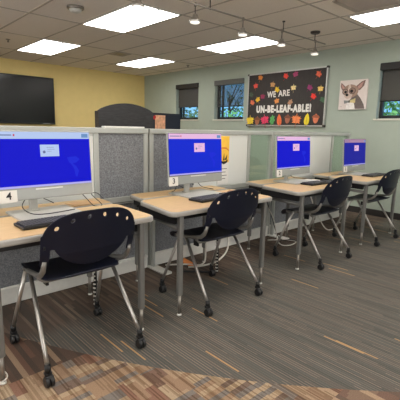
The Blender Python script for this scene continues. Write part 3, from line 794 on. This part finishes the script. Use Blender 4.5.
small = [(4.961, 2.268, (226, 140, 62), 'orange maple leaf at the top left of the black board'),
 (4.379, 2.253, (226, 74, 60), 'red maple leaf at the top centre of the black board'),
 (4.171, 2.267, (168, 70, 110), 'purple maple leaf beside the red one along the top of the black board'),
 (3.714, 2.232, (226, 106, 74), 'coral maple leaf in the top right corner of the black board'),
 (5.067, 2.122, (222, 84, 70), 'red maple leaf at the left edge of the black board, above the dark green one'),
 (4.662, 2.120, (196, 150, 96), 'tan maple leaf above the word WE'),
 (4.557, 2.024, (236, 200, 44), 'bright yellow maple leaf between the words WE and ARE'),
 (4.199, 2.038, (240, 216, 150), 'cream maple leaf just right of the word ARE'),
 (3.869, 2.022, (150, 60, 112), 'purple maple leaf right of centre on the black board, above the exclamation mark'),
 (3.659, 1.990, (236, 196, 110), 'pale gold maple leaf near the right edge of the black board'),
 (3.786, 1.873, (226, 62, 52), 'red maple leaf just above the exclamation mark'),
 (3.606, 1.808, (76, 110, 80), 'dark green maple leaf at the right edge of the black board'),
 (4.885, 1.916, (150, 56, 90), 'plum maple leaf left of the word WE'),
 (4.999, 1.863, (236, 190, 60), 'yellow maple leaf lower left of the plum one'),
 (5.137, 1.811, (224, 120, 84), 'salmon maple leaf at the left edge above the yellow paper leaf'),
 (5.174, 1.963, (74, 92, 74), 'dull green maple leaf on the left edge of the black board'),
 (4.548, 1.821, (232, 150, 80), 'light orange maple leaf under the word ARE, above the headline'),
 (4.246, 1.789, (186, 140, 110), 'brownish maple leaf above the word LEAF')]
for i, (y, zz, c, lb) in enumerate(small):
    paper_leaf(y, zz, c, 'maple', .068, random.uniform(-.7, .7), lb, G1, 'paper_leaf')
row = [(5.165, 1.462, (238, 206, 60), 'maple', 'yellow leaf cut-out at the left end of the bottom row', 'paper_leaf'),
 (4.985, 1.470, (170, 108, 76), 'acorn', 'brown acorn cut-out, second in the bottom row', 'paper_acorn'),
 (4.80, 1.474, (226, 66, 104), 'maple', 'magenta leaf cut-out, third in the bottom row', 'paper_leaf'),
 (4.623, 1.480, (92, 172, 96), 'oak', 'green oak leaf cut-out in the bottom row', 'paper_leaf'),
 (4.464, 1.481, (236, 116, 68), 'oval', 'orange oval leaf cut-out in the bottom row', 'paper_leaf'),
 (4.281, 1.500, (168, 104, 80), 'acorn', 'larger brown acorn cut-out in the middle right of the bottom row', 'paper_acorn'),
 (4.095, 1.480, (240, 140, 84), 'maple', 'light orange maple cut-out right of the larger brown acorn', 'paper_leaf'),
 (3.879, 1.488, (236, 212, 52), 'oval', 'yellow oval leaf cut-out near the right end of the bottom row', 'paper_leaf'),
 (3.704, 1.505, (224, 128, 92), 'acorn', 'orange-brown acorn cut-out at the right end of the bottom row', 'paper_acorn')]
for y, zz, c, k, lb, nm in row:
    paper_leaf(y, zz, c, k, .098 if k != 'maple' else .118, random.uniform(-.15, .15), lb, 'leaf and acorn cut-outs in the bottom row of the board', nm, -.047)

# ------------------------------------------------------------------ dog picture
cv = empty('canvas_picture', (XW, 3.085, 1.87), 'canvas picture of a small dog with round glasses and a bow tie', 'picture')
M['canvas'] = mat('pale_canvas', rgb(226, 214, 208), .8, noise=.03)
MB().span((-.035, -.228, -.228), (-.001, .228, .228), .002).build('canvas', 'canvas', cv)
def patch(name, pts, c, k):
    fn = lambda u, v, d: Vector((-.0355-k*.0012-d, .228-u*.456, -.228+v*.456))
    return MB().prism(pts, fn, .0012).build(name, lc(c), cv)
def ell(cx, cy, a, b, n=20, rot=0): return [(cx+a*math.cos(2*PI*k/n)*math.cos(rot)-b*math.sin(2*PI*k/n)*math.sin(rot), cy+a*math.cos(2*PI*k/n)*math.sin(rot)+b*math.sin(2*PI*k/n)*math.cos(rot)) for k in range(n)]
patch('body', [(.40, .02), (.96, .02), (.92, .16), (.80, .36), (.66, .52), (.5, .46), (.40, .30)], (112, 100, 96), 0)
patch('chest', [(.28, .02), (.62, .02), (.58, .20), (.48, .30), (.34, .26), (.30, .14)], (240, 234, 230), 1)
patch('left_ear', [(.05, .93), (.03, .80), (.10, .66), (.22, .70), (.24, .76)], (140, 112, 102), 0)
patch('left_inner_ear', [(.07, .88), (.07, .80), (.13, .70), (.20, .73)], (196, 150, 140), 1)
patch('right_ear', [(.92, .97), (.78, .92), (.60, .78), (.60, .66), (.74, .64), (.88, .78)], (128, 104, 96), 0)
patch('right_inner_ear', [(.86, .92), (.76, .86), (.66, .76), (.70, .68), (.80, .76)], (190, 146, 136), 1)
patch('head', ell(.42, .63, .28, .22, 24, -.1), (164, 136, 120), 2)
patch('muzzle', ell(.34, .50, .15, .13, 20), (206, 184, 170), 3)
patch('forehead_blaze', ell(.37, .72, .05, .13, 16), (216, 196, 182), 3)
patch('left_glass', ell(.22, .61, .105, .10, 20), (84, 70, 66), 4)
patch('left_lens', ell(.22, .61, .085, .08, 20), (168, 142, 128), 5)
patch('left_eye', ell(.24, .60, .045, .05, 16), (34, 28, 28), 6)
patch('right_glass', ell(.48, .63, .125, .11, 20), (84, 70, 66), 4)
patch('right_lens', ell(.48, .63, .105, .09, 20), (152, 124, 112), 5)
patch('right_eye', ell(.46, .62, .055, .055, 16), (34, 28, 28), 6)
patch('nose', ell(.30, .50, .055, .045, 16), (36, 28, 28), 5)
patch('bow_tie_left', [(.20, .32), (.22, .20), (.38, .24), (.40, .30)], (140, 142, 140), 6)
patch('bow_tie_right', [(.40, .30), (.40, .24), (.62, .22), (.62, .38)], (214, 196, 140), 6)
patch('bow_knot', ell(.40, .275, .04, .045, 12), (110, 108, 100), 7)
patch('signature', [(.06, .10), (.14, .10), (.14, .108), (.06, .108)], (120, 110, 104), 2)

# ------------------------------------------------------------------ ceiling bits: spot rail, vents, detector, sprinklers
RY, RZ = 3.12, 2.50
rl = empty('spotlight_rail', (3.7, RY, RZ), 'thin metal rail under the ceiling that carries small spotlights', 'lighting rail')
MB().tube([(-1.95, 0, 0), (1.50, 0, 0)], .009, 8).build('rail_bar', 'rail', rl)
for xx in (2.95, 4.21): 
    MB().tube([(xx-3.7, 0, -.012), (xx-3.7, 0, ZC-RZ-.001)], .006, 8).build('support_rod', 'metal_dark', rl)
    MB().lathe([(.018, 0), (.018, .012)], (xx-3.7, 0, ZC-RZ-.013), 14).build('rod_plate', 'metal_dark', rl)
MB().lathe([(.045, 0), (.062, .010), (.066, .030)], (4.93-3.7, 0, ZC-RZ-.031), 24).build('power_canopy', 'metal_dark', rl)
MB().tube([(4.93-3.7, 0, 0), (4.93-3.7, 0, ZC-RZ-.03)], .006, 8).build('support_rod', 'metal_dark', rl)
def spot():
    r = empty('spotlight', (0, 0, 0))
    MB().lathe([(.014, -.02), (.014, .014)], (0, 0, 0), 12).build('rail_clip', 'rail', r)
    MB().tube([(0, 0, -.02), (0, 0, -.105)], .005, 8).build('stem', 'metal_dark', r)
    MB().lathe([(.014, -.092), (.024, -.100), (.028, -.120), (.050, -.142), (.058, -.165), (.054, -.168)], (0, 0, 0), 22).build('spot_head', 'chrome', r)
    MB().lathe([(.050, -.168), (.044, -.178), (.01, -.183)], (0, 0, 0), 20).build('lens', 'bulb', r)
    return r
sp = spot()
for i, (xx, lb) in enumerate([(2.071, 'small spotlight hanging in front of the large ceiling light, leftmost on the rail'), (2.746, 'small spotlight second from the left on the rail, between two ceiling lights'),
        (3.461, 'small spotlight just above the middle right ceiling light'), (4.187, 'small spotlight at the right tip of the middle ceiling light'), (4.95, 'small spotlight at the right end of the rail under the round canopy')]):
    o = sp if i == 0 else copy_tree(sp)
    o.location = (xx, RY, RZ); tag(o, lb, 'spotlight', 'spotlights on the ceiling rail')
sd = empty('smoke_detector', (2.14, 4.50, ZC), 'round smoke detector on the ceiling left of the large light', 'smoke detector')
MB().lathe([(.095, -.001), (.095, -.022), (.085, -.028)], (0, 0, 0), 26).build('mounting_ring', 'rail', sd)
MB().lathe([(.070, -.028), (.062, -.05), (.035, -.062), (.01, -.064)], (0, 0, 0), 24).build('sensor_dome', 'lampframe', sd)
for (xx, yy, lb) in ((2.14, 6.92, 'small sprinkler head on the ceiling at the far left'), (5.65, 6.62, 'small sprinkler head on the ceiling near the green wall')):
    r = empty('sprinkler_head', (xx, yy, ZC), lb, 'sprinkler')
    MB().lathe([(.035, -.001), (.032, -.010)], (0, 0, 0), 16).build('escutcheon', 'rail', r)
    MB().tube([(0, 0, -.01), (0, 0, -.04)], .008, 8).build('stem', 'metal_dark', r); MB().lathe([(.018, -.044), (.018, -.040)], (0, 0, 0), 12).build('deflector', 'metal_dark', r)
def vent(xx, yy, w, l, label, n):
    r = empty('ceiling_vent', (xx, yy, ZC), label, 'air vent')
    f = MB()
    for s in (-1, 1):
        f.span((s*w/2-.03, -l/2, -.014), (s*w/2+.03, l/2, -.001), .003); f.span((-w/2-.03, s*l/2-.03, -.014), (w/2+.03, s*l/2+.03, -.001), .003)
    f.build('vent_frame', 'tee', r)
    MB().span((-w/2, -l/2, -.006), (w/2, l/2, -.002)).build('backing', 'black', r)
    for k in range(n):
        X = -w/2+w*(k+.5)/n
        MB().box((X, 0, -.009), (w/n*.62, l-.05, .003), 0, Matrix.Rotation(.5, 3, 'Y')).build('slat', 'tee' if n > 5 else 'rail', r)
vent(3.98, 6.62, .26, .26, 'small dark louvred vent in the ceiling before the far light', 5)
vent(4.18, 1.78, .46, 1.0, 'large louvred air vent at the top edge left of the cropped ceiling light', 9)

# ------------------------------------------------------------------ outside
struct(MB().span((6.4, -12, -.6), (45, 40, -.5)).build('lawn_ground', 'grass')); bpy.data.objects['lawn_ground'].name = 'ground'
def tree(x, y, h, R, m, n, ls, label, seed):
    rnd = random.Random(seed)
    r = empty('tree', (x, y, -.5), label, 'tree', 'trees outside the windows')
    t = MB(); t.tube([(0, 0, 0), (.03, .02, h*.4), (0, .05, h*.72)], [.09, .07, .03], 8)
    for k in range(9):
        a = rnd.uniform(0, 2*PI); z0 = h*rnd.uniform(.3, .65); t.tube([(0, .02, z0), (R*.7*math.cos(a), R*.7*math.sin(a), z0+h*.22)], [.03, .008], 6)
    t.build('trunk', 'bark', r)
    bm = bmesh.new()
    for k in range(n):
        d = Vector((rnd.gauss(0, 1), rnd.gauss(0, 1), rnd.gauss(0, 1))).normalized()*(rnd.random()**.45)
        c = Vector((d.x*R, d.y*R, h*.60+d.z*h*.40))
        a = Vector((rnd.gauss(0, 1), rnd.gauss(0, 1), rnd.gauss(0, 1))).normalized(); b = a.orthogonal().normalized(); s = ls*rnd.uniform(.6, 1.3)
        bm.faces.new([bm.verts.new(c+a*s), bm.verts.new(c+b*s*.5), bm.verts.new(c-a*s), bm.verts.new(c-b*s*.5)])
    me = bpy.data.meshes.new('foliage'); bm.to_mesh(me); bm.free(); me.materials.append(M[m]); o = bpy.data.objects.new('foliage', me); COL.objects.link(o); o.parent = r
tree(8.6, 7.95, 2.35, 1.0, 'leaf', 2600, .07, 'low green bush outside the window left of the leaf board', 1)
tree(11.2, 10.6, 4.3, .8, 'leaf2', 420, .08, 'thin dark tree seen through the grey see-through shade', 2)
tree(9.0, 3.3, 3.6, 1.5, 'leaf', 3200, .075, 'bright green tree outside the window at the right edge', 3)
tree(14.0, 16.0, 3.0, 1.8, 'leaf2', 1800, .12, 'distant trees low outside the window nearest the yellow wall', 4)
